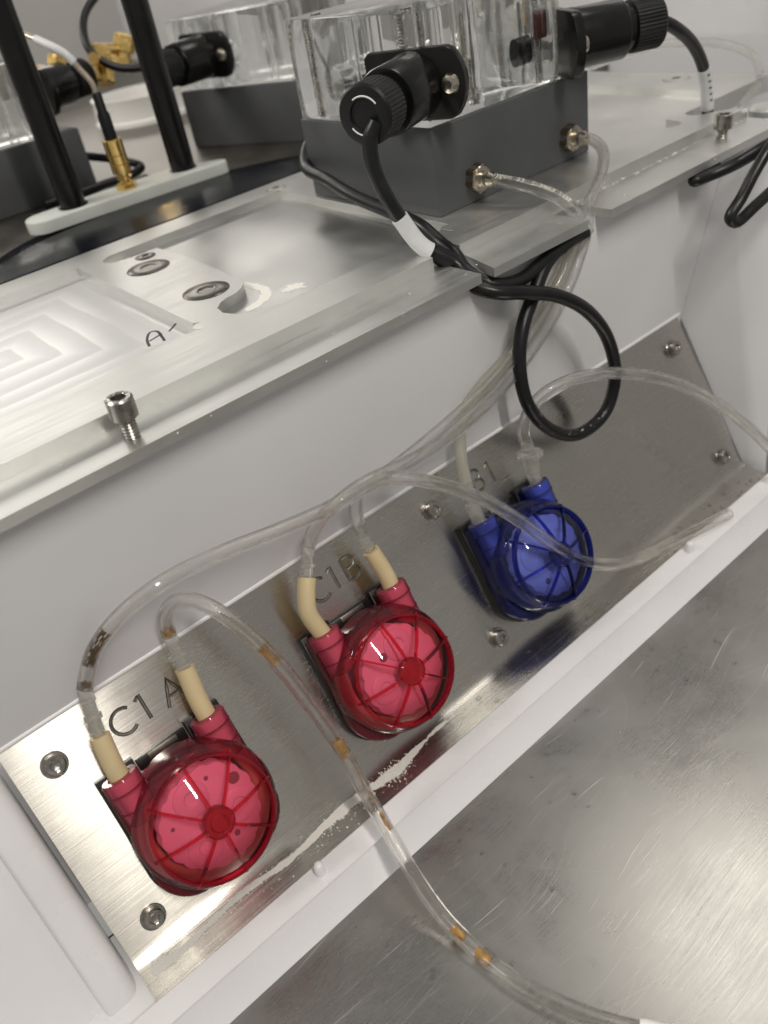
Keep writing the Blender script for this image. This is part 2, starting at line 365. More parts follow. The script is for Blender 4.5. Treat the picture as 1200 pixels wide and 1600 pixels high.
for i in range(210):
    fam = random.random(); cx, cy = random.uniform(40, 330), random.uniform(-190, -48)
    if fam < .62: scratch(cx, cy, math.radians(random.gauss(-14, 9)), random.uniform(6, 60), math.radians(random.gauss(26, 14)), random.choice((.025, .03, .04, .06)))
    elif fam < .85: scratch(cx, cy, math.radians(random.gauss(-55, 10)), random.uniform(5, 45), math.radians(random.gauss(8, 8)), random.choice((.02, .03, .045)))
    else: scratch(cx, cy, math.radians(random.uniform(0, 180)), random.uniform(3, 25), math.radians(random.gauss(0, 20)), random.choice((.02, .03, .04)))
for i in range(26): scratch(150 + random.gauss(0, 14), -140 + random.gauss(0, 12), math.radians(random.gauss(-10, 6)), random.uniform(15, 45), math.radians(30), random.choice((.04, .06, .09)))
make('scratches', bm, 'fresh_scratch', bench, kind='stuff', smooth=False)
# ---- white housing: back wall, flared end walls, front rail
hs = thing('tray_housing', 'white plastic tray housing with raised front rail around the steel pump plate', 'housing')
bm = bmesh.new(); box(bm, (-140, 50, -14), (640, 54, 170.2), 0.6); make('back_wall', bm, 'wall_plastic', hs)
# small white fillet bead where wall and plate meet
bm = bmesh.new(); sweep(bm, [PW(-60, 100.6, 0.2), PW(200, 100.6, 0.2), PW(424, 100.6, 0.2)], 1.1, 10); make('wall_bead', bm, 'white_plastic', hs)
# front rail, profile (y, z)
prof = [(-17.6, -14), (-17.6, 1.2)] + [(-18.4 - 0, 2.0)] + arc(-29.0, -1.6, 3.8, 90, 18, 7) + [(-35.6, -14)]
bm = bmesh.new(); xs = [-60 + i * (508 / 40) for i in range(41)]; rings = [[bm.verts.new((x, p[0], p[1])) for p in prof] for x in xs]
for a, b in zip(rings, rings[1:]):
    for i in range(len(prof)):
        j = (i + 1) % len(prof); bm.faces.new((a[i], a[j], b[j], b[i]))
bm.faces.new(rings[0]); bm.faces.new(rings[-1][::-1]); make('front_rail', bm, 'white_plastic', hs, angle=40)
bm = bmesh.new(); box(bm, (-70, -17.4, -13.9), (4, 20, -1.5), 0.3); make('corner_fill', bm, 'white_plastic', hs)
for px, py in ((74.1, -22.5), (331.6, -22.8)):
    bm = bmesh.new(); lathe(bm, [(2.3, -1), (2.2, 4.2), (1.9, 5.6), (1.1, 6.4), (0, 6.6)], (px, py, 1.9), n=20); make('peg', bm, 'white_plastic', hs)
# end wall beyond the last pump, flared outwards
P0 = Vector((425.5, 50, 84)); P1 = Vector((462.5, 50, 170)); P2 = Vector((480, 23, 166)); P3 = Vector((428.2, -13.2, -8)); P4 = Vector((424.4, -3, -9))
P3b = Vector((430.0, -11.5, -0.5)); P3a = Vector((427.0, -11.0, -9.5))
nrm = (P1 - P0).cross(P3 - P0).normalized()
if nrm.x < 0: nrm = -nrm
bm = bmesh.new(); front = [bm.verts.new(p) for p in (P0, P1, P2, P3b, P3, P3a, P4)]; backv = [bm.verts.new(v.co + nrm * 4) for v in front]
bm.faces.new(front); bm.faces.new(backv[::-1])
for i in range(len(front)):
    j = (i + 1) % len(front); bm.faces.new((front[i], front[j], backv[j], backv[i]))
bmesh.ops.recalc_face_normals(bm, faces=bm.faces)
bmesh.ops.bevel(bm, geom=[e for e in bm.edges], offset=1.2, segments=3, affect='EDGES', profile=0.5, clamp_overlap=True)
make('end_wall', bm, 'wall_plastic', hs, label='flared white end wall beyond the blue pump')
# end cheek beside the first pump: rounded bead, then a flat flange, running down the slope
cp = [(-2.2, -6), (-2.4, 1.5)] + arc(-8.0, 2.2, 5.4, 10, 90, 6) + [(-13.5, 7.4)] + arc(-14.2, 5.6, 1.8, 85, 170, 4) + [(-16.6, 3.2), (-19.5, 2.6), (-24, 3.4), (-120, 4.2), (-120, -6)]
bm = bmesh.new(); us = [132, 100, 70, 40, 10, -1.5, -5, -7.4, -9]; rings = []
for k, u in enumerate(us):
    t = max(0.0, (-1.5 - u) / 7.5); sh = 1 - math.sqrt(max(0, 1 - t * t))
    rings.append([bm.verts.new(PW(p[0] - (4.0 * sh if p[0] > -14 else 0), u - (14 if p[0] < -16.4 and u < 5 else 0), p[1] if p[1] < -5 else p[1] - 5.0 * sh)) for p in cp])
for a, b in zip(rings, rings[1:]):
    for i in range(len(cp)):
        j = (i + 1) % len(cp); bm.faces.new((a[i], a[j], b[j], b[i]))
bm.faces.new(rings[0]); bm.faces.new(rings[-1][::-1]); make('end_cheek', bm, 'white_plastic', hs, angle=50, label='rounded white end cheek beside the first pump')
# ================================================================== PUMP PLATE
pp = thing('pump_plate', 'brushed stainless steel plate sloping down behind the three pumps, engraved beside each', 'steel plate')
pts = [PW(0, 100, 0).yz, PW(0, 4.5, 0).yz]
pts = [Vector((p[0], p[1])) for p in pts]
c0 = Vector((0, 0)); a0 = PW(0, 4.5, 0); bend = []
for i in range(1, 8):
    t = i / 8; A = Vector((a0.y, a0.z)); B = Vector((-4.5, 0.25)); K = Vector((0, 0.2)); bend.append(A * (1 - t) ** 2 + K * 2 * t * (1 - t) + B * t * t)
pts += bend + [Vector((-4.5, 0.25)), Vector((-17.3, 0.05)), Vector((-17.3, -1.2)), Vector((-2.0, -1.2))]
bt = PW(0, 3, -1.6); pts += [Vector((bt.y, bt.z)), Vector(PW(0, 100, -1.6).yz)]
bm = bmesh.new(); A = [bm.verts.new((0, p.x, p.y)) for p in pts]; B = [bm.verts.new((422, p.x, p.y)) for p in pts]
for i in range(len(pts)):
    j = (i + 1) % len(pts); bm.faces.new((A[i], A[j], B[j], B[i]))
bm.faces.new(A); bm.faces.new(B)
sheet = make('sheet', bm, 'brushed_steel', pp, smooth=False)
# engraved letters
LET = {'C': [arc(0, 0, 5.2, 48, 312, 14)], '1': [[(-2.4, 3.6), (0, 5.4), (0, -5.6)]], 'A': [[(-4.4, -5.6), (0, 5.6), (4.4, -5.6)], [(-2.8, -1.6), (2.8, -1.6)]],
       'B': [[(-3.2, -5.4), (-3.2, 5.4), (0.4, 5.4)] + arc(0.4, 2.8, 2.6, 80, -80, 6) + [(-1.6, 0.1)], [(0.4, 0.1)] + arc(0.6, -2.6, 2.8, 80, -80, 6) + [(-3.2, -5.4)]]}
cut = bmesh.new()
for ch, x, u in (('C', 43.2, 83.6), ('1', 52.4, 84.0), ('A', 64.6, 83.2), ('C', 141.0, 83.4), ('1', 149.6, 84.4), ('B', 158.8, 84.2), ('B', 241.6, 85.0), ('1', 251.4, 84.8)):
    for st in LET[ch]:
        path = [PW(x + p[0], u + p[1], 0.30) for p in st]
        dense = []
        for p, q in zip(path, path[1:]): dense += [p.lerp(q, t / 3) for t in range(3)]
        sweep(cut, dense + [path[-1]], 0.85, 8)
try:
    subtract(sheet, cut)
except Exception as e: print('engrave', e)
me = sheet.data; me.materials.append(MATS['groove_dark'])
for p in me.polygons:
    c = p.center / S; h = c.dot(NV)
    if -1.4 < h < -0.02 and 70 < c.dot(UPV) < 96 and 1 < c.x < 421: p.material_index = 1
uv = me.uv_layers.new(name='UVMap')
for lp in me.loops:
    co = me.vertices[lp.vertex_index].co; uv.data[lp.index].uv = (co.x, co.y * 0.5 + co.z * 0.866)
def hexr(a, r):                                   # radius of a hexagon of across-flats 2r at angle a
    a = (a % (math.pi / 3)) - math.pi / 6; return r / math.cos(a)
def socket_screw(bm, org, axis, r, h, rs, depth, shank=0, rsh=0, n=36, thread=False, chamfer=0.4):
    org, axis = Vector(org), Vector(axis).normalized(); x, y = frame(axis)
    def ring(rr, hh, hx=False): return [bm.verts.new(org + axis * hh + (x * math.cos(2 * math.pi * i / n) + y * math.sin(2 * math.pi * i / n)) * (hexr(2 * math.pi * i / n, rr) if hx else rr)) for i in range(n)]
    R = []
    if shank:
        k = int(shank / 0.55) if thread else 2
        for i in range(k): R.append(ring(rsh * (1 if i % 2 else 0.84) if thread else rsh, -shank + i * (shank / max(1, k - 1))))
    R += [ring(r, 0), ring(r, h - chamfer), ring(r - chamfer, h), ring(rs * 1.22, h), ring(rs, h - 0.25, True), ring(rs, h - depth, True), ring(0.3, h - depth - 0.3)]
    for a, b in zip(R, R[1:]):
        for i in range(n): bm.faces.new((a[i], a[(i + 1) % n], b[(i + 1) % n], b[i]))
    bm.faces.new(R[-1]); bm.faces.new(R[0][::-1])
for k, (x, u) in enumerate(((14.4, 84.8), (14.5, 12.3), (210.6, 85.2), (210.8, 12.3), (407.2, 85.1), (408.3, 12.2))):
    bm = bmesh.new(); socket_screw(bm, PW(x, u, 0.6), NV, 3.9, 2.6 if k < 2 else 3.6, 1.7, 1.5, n=36); o = make('screw', bm, 'screw_steel', pp)
    bm = bmesh.new(); lathe(bm, [(2.4, 0.05), (5.1, 0.05), (5.1, 0.6), (4.9, 0.75), (2.4, 0.75)], PW(x, u, 0), NV, 32, close=False); make('washer', bm, 'screw_steel', o)

# ================================================================== PUMPS
def rsq(hw, r, n=7):
    return arc(hw - r, hw - r, r, 0, 90, n) + arc(-hw + r, hw - r, r, 90, 180, n) + arc(-hw + r, -hw + r, r, 180, 270, n) + arc(hw - r, -hw + r, r, 270, 360, n)
def outline(hw, ear, top, gap):
    """rounded-square foot with two ears for the hose nozzles"""
    return [(ear, top), (gap, top), (gap, 22), (-gap, 22), (-gap, top), (-ear, top), (-ear - .3, 8)] + arc(-hw + 17, -hw + 17, 17, 180, 270, 8) + arc(hw - 17, -hw + 17, 17, 270, 360, 8) + [(ear + .3, 8)]
def pump(px, col, label, stubs, spots):
    t = thing('peristaltic_pump', label, 'pump', PW(px, 39, 0), PLATE, 'peristaltic pumps on the steel plate')
    bm = bmesh.new(); poly_slab(bm, outline(28.6, 27.4, 31.6, 11.5), 0.2, 4.2, bev=0.7); make('base', bm, 'pump_black', t)
    bm = bmesh.new(); poly_slab(bm, outline(28.0, 26.6, 29.5, 12.2), 4.25, 12.5, bev=1.6, seg=3); make('lower_body', bm, col + '_body', t, angle=45)
    # cover: skirt, shoulder, raised ring, shallow dome
    prof = [(28.3, 8.5), (28.4, 15.5), (28.0, 18.3), (27.0, 20.8), (25.6, 22.9), (24.4, 24.2), (24.1, 25.2), (22.0, 26.6), (19, 28.3), (15, 30.0), (10, 31.5), (5, 32.3), (0, 32.5)]
    bm = bmesh.new(); lathe(bm, prof[6:], n=72, close=False); cv = make('cover', bm, col + '_cover', t, angle=60)
    bm = bmesh.new(); lathe(bm, prof[:7], n=72, close=False); make('skirt', bm, col + '_skirt', cv, angle=60)
    bm = bmesh.new(); lathe(bm, [(23.0, 24.9), (24.3, 24.4), (24.4, 26.6), (24.2, 27.2), (23.4, 27.3), (23.1, 26.8), (23.0, 24.9)], n=72, close=False); make('ring', bm, col + '_rib', cv, angle=40)
    def dome(r):
        for (r1, h1), (r0, h0) in zip(prof, prof[1:]):
            if r0 <= r <= r1: return h0 + (h1 - h0) * (r - r0) / (r1 - r0)
        return prof[-1][1]
    for k in range(8):
        a = math.radians(45 * k + 0.5); d = Vector((math.cos(a), math.sin(a), 0)); q = Vector((-d.y, d.x, 0)); bm = bmesh.new(); rs_ = [5.0, 9, 13, 17, 20.5, 23.2, 25.6]; rr = []
        for r in rs_:
            hh = (dome(r) if r < 22 else (26.9 if r < 24 else 24.8)); wd = 0.42
            rr.append([bm.verts.new(d * r + q * s_ * wd * (1 if up else 1.15) + Vector((0, 0, hh + (0.55 if up else -1.2)))) for s_, up in ((-1, 0), (1, 0), (1, 1), (-1, 1))])
        for A_, B_ in zip(rr, rr[1:]):
            for i in range(4): bm.faces.new((A_[i], A_[(i + 1) % 4], B_[(i + 1) % 4], B_[i]))
        bm.faces.new(rr[0]); bm.faces.new(rr[-1]); make('rib', bm, col + '_rib', cv, smooth=False)
    bm = bmesh.new(); lathe(bm, [(0, 29.5), (6.1, 29.5), (6.1, 32.2), (5.6, 32.9), (3.5, 33.1), (3.0, 33.9), (0, 34.1)], n=40); make('hub', bm, col + '_rib', cv)
    bm = bmesh.new(); lathe(bm, [(0, 28.6), (5.6, 28.6), (5.6, 29.3), (0, 29.3)], n=40); make('hub_plug', bm, 'hub_' + col, cv)
    # rotor: scalloped white disc with dark pockets
    bm = bmesh.new(); pts = []
    for i in range(144):
        a = 2 * math.pi * i / 144; pts.append(((19.2 + 0.9 * abs(math.sin(a * 9 + px)) + 0.4 * math.sin(3 * a + px)) * math.cos(a), (19.2 + 0.9 * abs(math.sin(a * 9 + px)) + 0.4 * math.sin(3 * a + px)) * math.sin(a)))
    poly_slab(bm, pts, 15, 23.0, bev=0.6); ro = make('rotor', bm, 'rotor_white', t, angle=40)
    for x, y, r in spots:
        bm = bmesh.new(); lathe(bm, [(0, 22.6), (r, 22.6), (r, 23.08), (r * .9, 23.12), (0, 23.12)], (x, y, 0), n=20); make('pocket', bm, 'rotor_pocket', ro)
    for k in range(3):                              # roller bosses moulded into the rotor face
        a = math.radians(120 * k + px * 7); bm = bmesh.new(); lathe(bm, [(7.2, 22.5), (7.0, 23.6), (6.4, 24.0), (3.0, 24.1), (2.4, 23.4), (0, 23.3)], (11.2 * math.cos(a), 11.2 * math.sin(a), 0), n=32); make('roller_boss', bm, 'rotor_white', ro, angle=40)
    # squeezed tube inside
    loop = [(-19.3, 30, 12.5), (-20, 20, 12.5), (-22.5, 10, 12.5), (-24, 0, 12.5), (-21, -11, 12.5), (-12, -20.5, 12.5), (0, -24, 12.5), (12, -20.5, 12.5), (21, -11, 12.5), (24, 0, 12.5), (22.5, 10, 12.5), (20, 20, 12.5), (19.3, 30, 12.5)]
    bm = bmesh.new(); sweep(bm, spline(loop, 6), 3.4, 14); make('squeeze_tube', bm, 'tan_tubing' if col == 'red' else 'milky_tubing', t)
    for s_ in (-1, 1):
        bm = bmesh.new(); lathe(bm, [(6.3, 12), (6.6, 16), (7.0, 24.5), (7.3, 24.8), (7.3, 30.2), (6.9, 30.9), (4.6, 31.0), (4.5, 28)], (s_ * 19.3, 0, 11.2), (0, 1, 0), 32, close=False); nz = make('nozzle', bm, col + '_nozzle', t, angle=40)
        bm = bmesh.new(); lathe(bm, [(5.9, 13), (6.4, 29.8), (4.4, 29.9), (4.4, 27)], (s_ * 19.3, 0, 11.2), (0, 1, 0), 28, close=False); make('sleeve', bm, 'rotor_white', nz)
        for uu in (25.2, 17.6):
            bm = bmesh.new(); lathe(bm, [(6.6, uu), (7.42 if uu > 20 else 6.95, uu), (7.42 if uu > 20 else 6.95, uu + 0.55), (6.6, uu + 0.55)], (s_ * 19.3, 0, 11.2), (0, 1, 0), 32, close=False); make('groove', bm, 'groove_' + col, nz)
    bm = bmesh.new(); box(bm, (-11, 24.5, 0.3), (11, 29.5, 2.2), 0.5); make('latch_slot', bm, 'pump_black', t)
    bm = bmesh.new(); box(bm, (-6, 26.6, 2.0), (7, 29.2, 3.0), 0.3); make('latch', bm, 'groove_dark', t)
    for pth in stubs:
        bm = bmesh.new(); path = spline([Vector(p) for p in pth], 8)
        if col == 'red': hollow(bm, path, 3.9, 2.2, 20); make('tube_end', bm, 'tan_tubing', t)
        else:
            hollow(bm, path, 3.6, 2.2, 20); make('tube_end', bm, 'barb_plastic', t)
    return t
pump(49.6, 'red', 'translucent red peristaltic pump beside the engraving C1A', [[(-19.3, 28, 11.6), (-19, 36, 12), (-17.6, 48.2, 12.2)], [(19.3, 28, 11.6), (19.6, 38, 12), (21.3, 51.6, 12.2)]],
     [(-5.4, 13.5, 2.3), (14.0, 7.4, 2.4), (-14.2, 5.4, .8), (-12, -5.7, 1.3), (4.8, -11.3, 1.2), (5.2, 13.9, .9)])
pump(147.4, 'red', 'translucent red peristaltic pump beside the engraving C1B', [[(-19.3, 28, 11.6), (-20.4, 34, 12), (-21.2, 42, 13), (-18.6, 49, 14), (-14.6, 55.2, 14.4)], [(19.3, 28, 11.6), (19.6, 36, 12.4), (17.8, 49.6, 14)]],
     [(-5.2, 9.5, 2.0), (9.0, 1.8, 1.0), (-14.0, -4.5, 2.1), (3.5, -9.5, 1.7)])
pump(244.8, 'blue', 'translucent blue peristaltic pump beside the engraving B1', [[(-20.6, 28, 11.6), (-20.3, 40, 12.2)], [(20.6, 28, 11.6), (21, 38, 12.4)]],
     [(11, 8, 1.8), (-8, -10, 1.6)])

# ================================================================== ALUMINIUM SHELF
sh = thing('machined_shelf', 'machined aluminium shelf with milled pockets and notched front ledge above the pumps', 'shelf')
ZL, ZT = 174.9, 180.8
base_out = [(-140, 42), (257.5, 42), (257.5, 72), (271, 72), (270.5, 64), (265, 41.5), (330, 41), (330, 62), (346, 62), (346, 40), (507, 40), (507, 64.2), (491, 80)] + arc(491, 87, 7, 260, 100, 8) + [(585, 94), (585, 261), (-140, 261)]
bm = bmesh.new(); poly_slab(bm, base_out, 170.6, ZL, bev=0.5, seg=1); make('ledge_plate', bm, 'milled_aluminium', sh, angle=30)
top_out = [(-139.8, 65), (251, 65)] + arc(259, 70, 8, 200, 0, 8) + [(268, 65), (329.7, 65), (506.7, 64.4), (490.8, 80.2)] + arc(491, 87, 6.8, 260, 100, 8) + [(584.7, 94.2), (584.7, 260.7), (-139.8, 260.7)]
pocket_l = [(-125, 100), (144, 100)] + arc(151, 102, 4, 250, 30, 6) + [(150, 108), (153.5, 240), (-125, 240)]
pocket_m = [(180, 88), (279, 88)] + arc(283, 86, 5, 240, 60, 6) + [(286, 94), (288, 240)] + arc(174, 231, 8.5, 90, 270, 8) + [(193, 222.5), (194, 193)] + [(191.5, 150)] + arc(173.4, 136, 17.5, 20, -88, 14) + [(169.5, 116.5), (165, 112), (163.5, 105), (166, 97), (172, 91)]
pocket_r = [(412, 98), (455, 98)] + arc(464, 90, 8.5, 165, 330, 7) + [(474, 97), (537, 103), (548, 236), (412, 236)]
plate_with_holes('top_plate', top_out, [pocket_l, pocket_m, pocket_r], ZL - 0.6, ZT, 'milled_aluminium', sh, 0.5)
def milled_floor():
    m, nt, b, out = new_mat('milled_floor'); b.inputs['Metallic'].default_value = 1.0
    tc = nt.nodes.new('ShaderNodeTexCoord'); sp = nt.nodes.new('ShaderNodeSeparateXYZ'); nt.links.new(tc.outputs['Object'], sp.inputs[0])
    ax = math_(nt, 'ABSOLUTE', math_(nt, 'SUBTRACT', sp.outputs[0], 0.01)); ay = math_(nt, 'ABSOLUTE', math_(nt, 'SUBTRACT', sp.outputs[1], 0.168))
    d = math_(nt, 'MAXIMUM', math_(nt, 'SUBTRACT', ax, 0.072), ay)                                   # cutter passes run round the pocket
    nz = nd(nt, 'ShaderNodeTexNoise', inp={'Scale': 25.0, 'Detail': 3.0}); nt.links.new(tc.outputs['Object'], nz.inputs['Vector'])
    ph = math_(nt, 'FRACT', math_(nt, 'ADD', math_(nt, 'MULTIPLY', d, 75.0), math_(nt, 'MULTIPLY', nz.outputs[0], 0.5)))
    r = ramp(nt, ph, [(0.0, 0.40), (0.5, 0.45), (0.95, 0.49), (1.0, 0.40)]); nt.links.new(r.outputs[0], b.inputs['Roughness'])
    c = ramp(nt, ph, [(0.0, (0.72, 0.72, 0.71, 1)), (0.6, (0.67, 0.67, 0.68, 1)), (1.0, (0.70, 0.70, 0.69, 1))]); nt.links.new(c.outputs[0], b.inputs['Base Color'])
milled_floor(); simple('polished_floor', (0.60, 0.60, 0.59), 0.38, 1.0, noise=0.14, nscale=22)
for pk, mm in ((pocket_l, 'milled_floor'), (pocket_m, 'polished_floor'), (pocket_r, 'milled_aluminium')):
    bm = bmesh.new(); cx = sum(p[0] for p in pk) / len(pk); cy = sum(p[1] for p in pk) / len(pk)
    poly_slab(bm, pk, ZL - 0.3, ZL + 1.5); make('pocket_floor', bm, mm, sh, smooth=False)
def sunk_bolt(x, y, r, rs, mat):
    bm = bmesh.new(); lathe(bm, [(r + .5, 0.08), (r + .3, .2), (r, 0.42), (r * .55, 0.62), (rs * 1.25, 0.62)], (x, y, ZT), n=40, close=False)
    o = make('bolt', bm, mat, sh)
    bm = bmesh.new(); lathe(bm, [(r + 1.0, 0.05), (r + .98, .09), (r + .5, .09)], (x, y, ZT), n=40, close=False); make('clearance_gap', bm, 'pump_black', o)
    bm = bmesh.new(); n = 36; R = []
    for rr, hh, hx in ((rs * 1.25, .62, False), (rs, .45, True), (rs * .95, .05, True), (.2, .03, False)):
        R.append([bm.verts.new((x + math.cos(2 * math.pi * i / n) * (hexr(2 * math.pi * i / n, rr) if hx else rr), y + math.sin(2 * math.pi * i / n) * (hexr(2 * math.pi * i / n, rr) if hx else rr), ZT + hh)) for i in range(n)])
    for a, b in zip(R, R[1:]):
        for i in range(n): bm.faces.new((a[i], a[(i + 1) % n], b[(i + 1) % n], b[i]))
    bm.faces.new(R[-1]); make('hex_socket', bm, 'bolt_dark_steel', o)
sunk_bolt(174.5, 196.7, 10.2, 3.6, 'bolt_dark_steel'); sunk_bolt(173.4, 136, 10.2, 3.6, 'bolt_dark_steel'); sunk_bolt(182.4, 215.5, 4.6, 1.6, 'bolt_dark_steel'); sunk_bolt(567, 152, 8, 2.6, 'milled_aluminium'); sunk_bolt(289.5, 246, 5, 1.8, 'milled_aluminium')
for x, y, z in ((91, 52, 183.2), (463.8, 54, 180.6)):
    bm = bmesh.new(); socket_screw(bm, (x, y, z), (0.03, -0.02, 1), 4.9, 7.6, 2.5, 3.2, shank=z - ZL + 1, rsh=3.1, n=36, thread=True, chamfer=0.6); make('cap_screw', bm, 'screw_steel', sh)
# handwritten mark in marker pen
bm = bmesh.new()
for st in ([(127, 104), (130, 112), (134.5, 117.5), (136.5, 116), (135, 108), (133.6, 103)], [(129.5, 109), (136.5, 111)], [(139.5, 110), (144, 113.5), (145.5, 115)]):
    path = spline([Vector((p[0], p[1], 0)) for p in st], 5)
    for a, b in zip(path, path[1:]):
        d = (b - a).normalized(); q = Vector((-d.y, d.x, 0)) * 0.62
        vs = [bm.verts.new((v.x, v.y, ZT + 0.06)) for v in (a - q, b - q + d * .2, b + q + d * .2, a + q)]; bm.faces.new(vs)
make('marker_writing', bm, 'marker_ink', sh, smooth=False)
# rounded steel knob at the far end of the ledge
bm = bmesh.new(); lathe(bm, [(0, 0), (9.5, 0), (11, 1.2), (11, 4.5), (9.5, 6), (0, 6.3)], (523, 60, 172), n=36); make('clamp_knob', bm, 'milled_aluminium', None, label='rounded metal knob past the far end of the aluminium ledge', cat='knob')

# ================================================================== FLOW CELL
def connector(parent, pos, rz, side=1, name='sensor_housing'):
    """black plug: flange, barrel, neck, knurled cap; local axis +x"""
    o = None
    bm = bmesh.new()
    pts = [(-23, -15), (17, -15)] + arc(5, 0, 20.5, -42, 42, 8) + [(17, 15), (-21, 15), (-23, 13)]
    if side < 0: pts = [(-a, b) for a, b in pts][::-1]
    mt = Matrix(((0, 0, 1, 0), (-1, 0, 0, 0), (0, 1, 0, 0), (0, 0, 0, 1)))
    poly_slab(bm, pts, 0, 5, mt, bev=0.8)
    lathe(bm, [(14.5, 4), (14.6, 8), (14.2, 12), (14.0, 34), (13.4, 35), (11.0, 35.2), (10.6, 41)], (0, 0, 0), (1, 0, 0), 44)
    o = make(name, bm, 'black_plastic', parent, loc=pos, rot=Matrix.Rotation(rz, 3, 'Z'), angle=40)
    bm = bmesh.new(); n = 88; R = []
    for h, r, kn in ((39.5, 11.2, 0), (39.8, 12.1, 1), (54.5, 12.1, 1), (55.6, 11.4, 0), (55.9, 10.2, 0), (55.9, 6.6, 0), (54.8, 6.2, 0), (54.8, 4.0, 0)):
        R.append([bm.verts.new((h, math.cos(2 * math.pi * i / n) * (r + (0.28 if i % 2 else -0.1) * kn), math.sin(2 * math.pi * i / n) * (r + (0.28 if i % 2 else -0.1) * kn))) for i in range(n)])
    for a, b in zip(R, R[1:]):
        for i in range(n): bm.faces.new((a[i], a[(i + 1) % n], b[(i + 1) % n], b[i]))
    bm.faces.new(R[-1]); bm.faces.new(R[0][::-1]); make('knurled_cap', bm, 'black_rubber', o, angle=25)
    for a0, a1 in ((35, 125), (215, 320)):         # pale worn marks round the cable entry
        bm = bmesh.new(); sweep(bm, [Vector((55.95, math.cos(math.radians(a)) * 7.6, math.sin(math.radians(a)) * 7.6)) for a in range(a0, a1, 8)], 0.38, 6); make('entry_mark', bm, 'label_white', o)
    for yy in (18.8 * side,):
        bm = bmesh.new(); lathe(bm, [(4.4, 5), (4.4, 6.2), (3.6, 7.6), (2.0, 8.3), (1.4, 8.35), (0.8, 7.4), (0, 7.3)], (0, -yy, 0), (1, 0, 0), 28); make('screw', bm, 'nickel', o)
        bm = bmesh.new()
        for q in (0, math.pi / 2):
            b2 = bmesh.new(); box(b2, (8.05, -1.9, -0.35), (8.42, 1.9, 0.35)); merge(bm, b2, Matrix.Translation((0, -yy, 0)) @ Matrix.Rotation(q + 0.4, 4, 'X'))
        make('cross_slot', bm, 'bolt_dark_steel', o, smooth=False)
    return o
def flow_cell(loc, rz, label, detail=True, conn=(), group='grey and acrylic flow cells'):
    t = thing('flow_cell', label, 'flow cell', loc, Matrix.Rotation(rz, 3, 'Z'), group)
    bm = bmesh.new(); box(bm, (-58, -52, 0.1), (58, 54, 41), 0.7, 2); make('grey_block', bm, 'grey_pvc', t)
    bm = bmesh.new(); box(bm, (-57, -50, 41.15), (39, 53, 89), 1.1, 2)
    bmesh.ops.recalc_face_normals(bm, faces=bm.faces)
    b2 = bmesh.new()
    for x, y, r, z0, z1 in ((-36, 14, 5, 44, 84), (-10, 14, 6, 44, 84), (-45, -30, 3.4, 43, 87), (-45, 40, 3.4, 43, 87), (28, -36, 3.4, 43, 87), (28, 42, 3.4, 43, 87), (-16, -26, 6, 50, 87)):
        lathe(b2, [(r, z0), (r, z1)], (x, y, 0), n=28)
    lathe(b2, [(8, -50), (8, -6)], (-4, 20, 59), (1, 0, 0), 24)
    bmesh.ops.recalc_face_normals(b2, faces=b2.faces); bmesh.ops.reverse_faces(b2, faces=b2.faces); merge(bm, b2)
    ac = make('acrylic_block', bm, 'acrylic', t, angle=30, keep=True)
    if detail:
        for x, y in ((28, -36), (-45, -30), (28, 42), (-45, 40)):
            bm = bmesh.new(); k = 70; lathe(bm, [(2.9 if i % 2 else 2.35, 42.5 + i * 0.68) for i in range(k)], (x, y, 0), n=16); make('threaded_rod', bm, 'screw_steel', ac, angle=20)
        bm = bmesh.new(); lathe(bm, [(0, 45), (5, 45), (5, 62), (2, 63), (2, 80), (0, 80)], (-16, -26, 0), n=20); make('electrode', bm, 'nickel', ac)
        bm = bmesh.new(); box(bm, (24, -44, 62), (32, -40, 74), 0.6); make('seal', bm, 'seal_red', ac)
        bm = bmesh.new(); lathe(bm, [(0, 8), (6, 8), (6, 18), (4, 18), (4, 26), (0, 26)], (8, -28, 58), (1, 0, 0), 24); make('sensor_tip', bm, 'black_plastic', ac)
        for x in (-32.5, 39.6):
            bm = bmesh.new(); lathe(bm, [(0, 0), (6.3, 0), (6.3, 5.4), (5.9, 6), (3.9, 6.2), (3.9, 8.4), (3.4, 8.6), (3.3, 10.5), (3.8, 11), (2.7, 14), (1.8, 14.5), (0, 14.5)], (x, -51.8, 12), (0, -1, 0), 6 * 6); nb = make('hose_nipple', bm, 'nickel', t, angle=30)
            bm = bmesh.new(); lathe(bm, [(7.1, -0.05), (7.1, 5.0), (6.4, 5.7), (4.4, 5.7)], (x, -51.9, 12), (0, -1, 0), 6, close=False, phase=0.3); make('hex_nut', bm, 'brass_dull', nb, smooth=False)
    for x, y, z, a, sd in conn: connector(t, (x, y, z), math.radians(a), sd)
    return t
flow_cell((349, 153, ZT), 0, 'dark grey block with clear acrylic cell standing on the aluminium shelf', conn=((-57.5, -46, 60.5, 180 + 24, -1), (37, -49, 58, -27, 1)))
flow_cell((419, 416.5, 176.2), math.radians(23), 'dark grey flow cell on the rear deck, behind the two black rods', detail=False, conn=((-58, 18, 64, 180 - 8, -1),))
flow_cell((190, 474, 176.2), 0, 'dark grey flow cell at the photo edge, partly hidden by the first black rod', detail=False, conn=((40, -30, 66, 20, 1),))

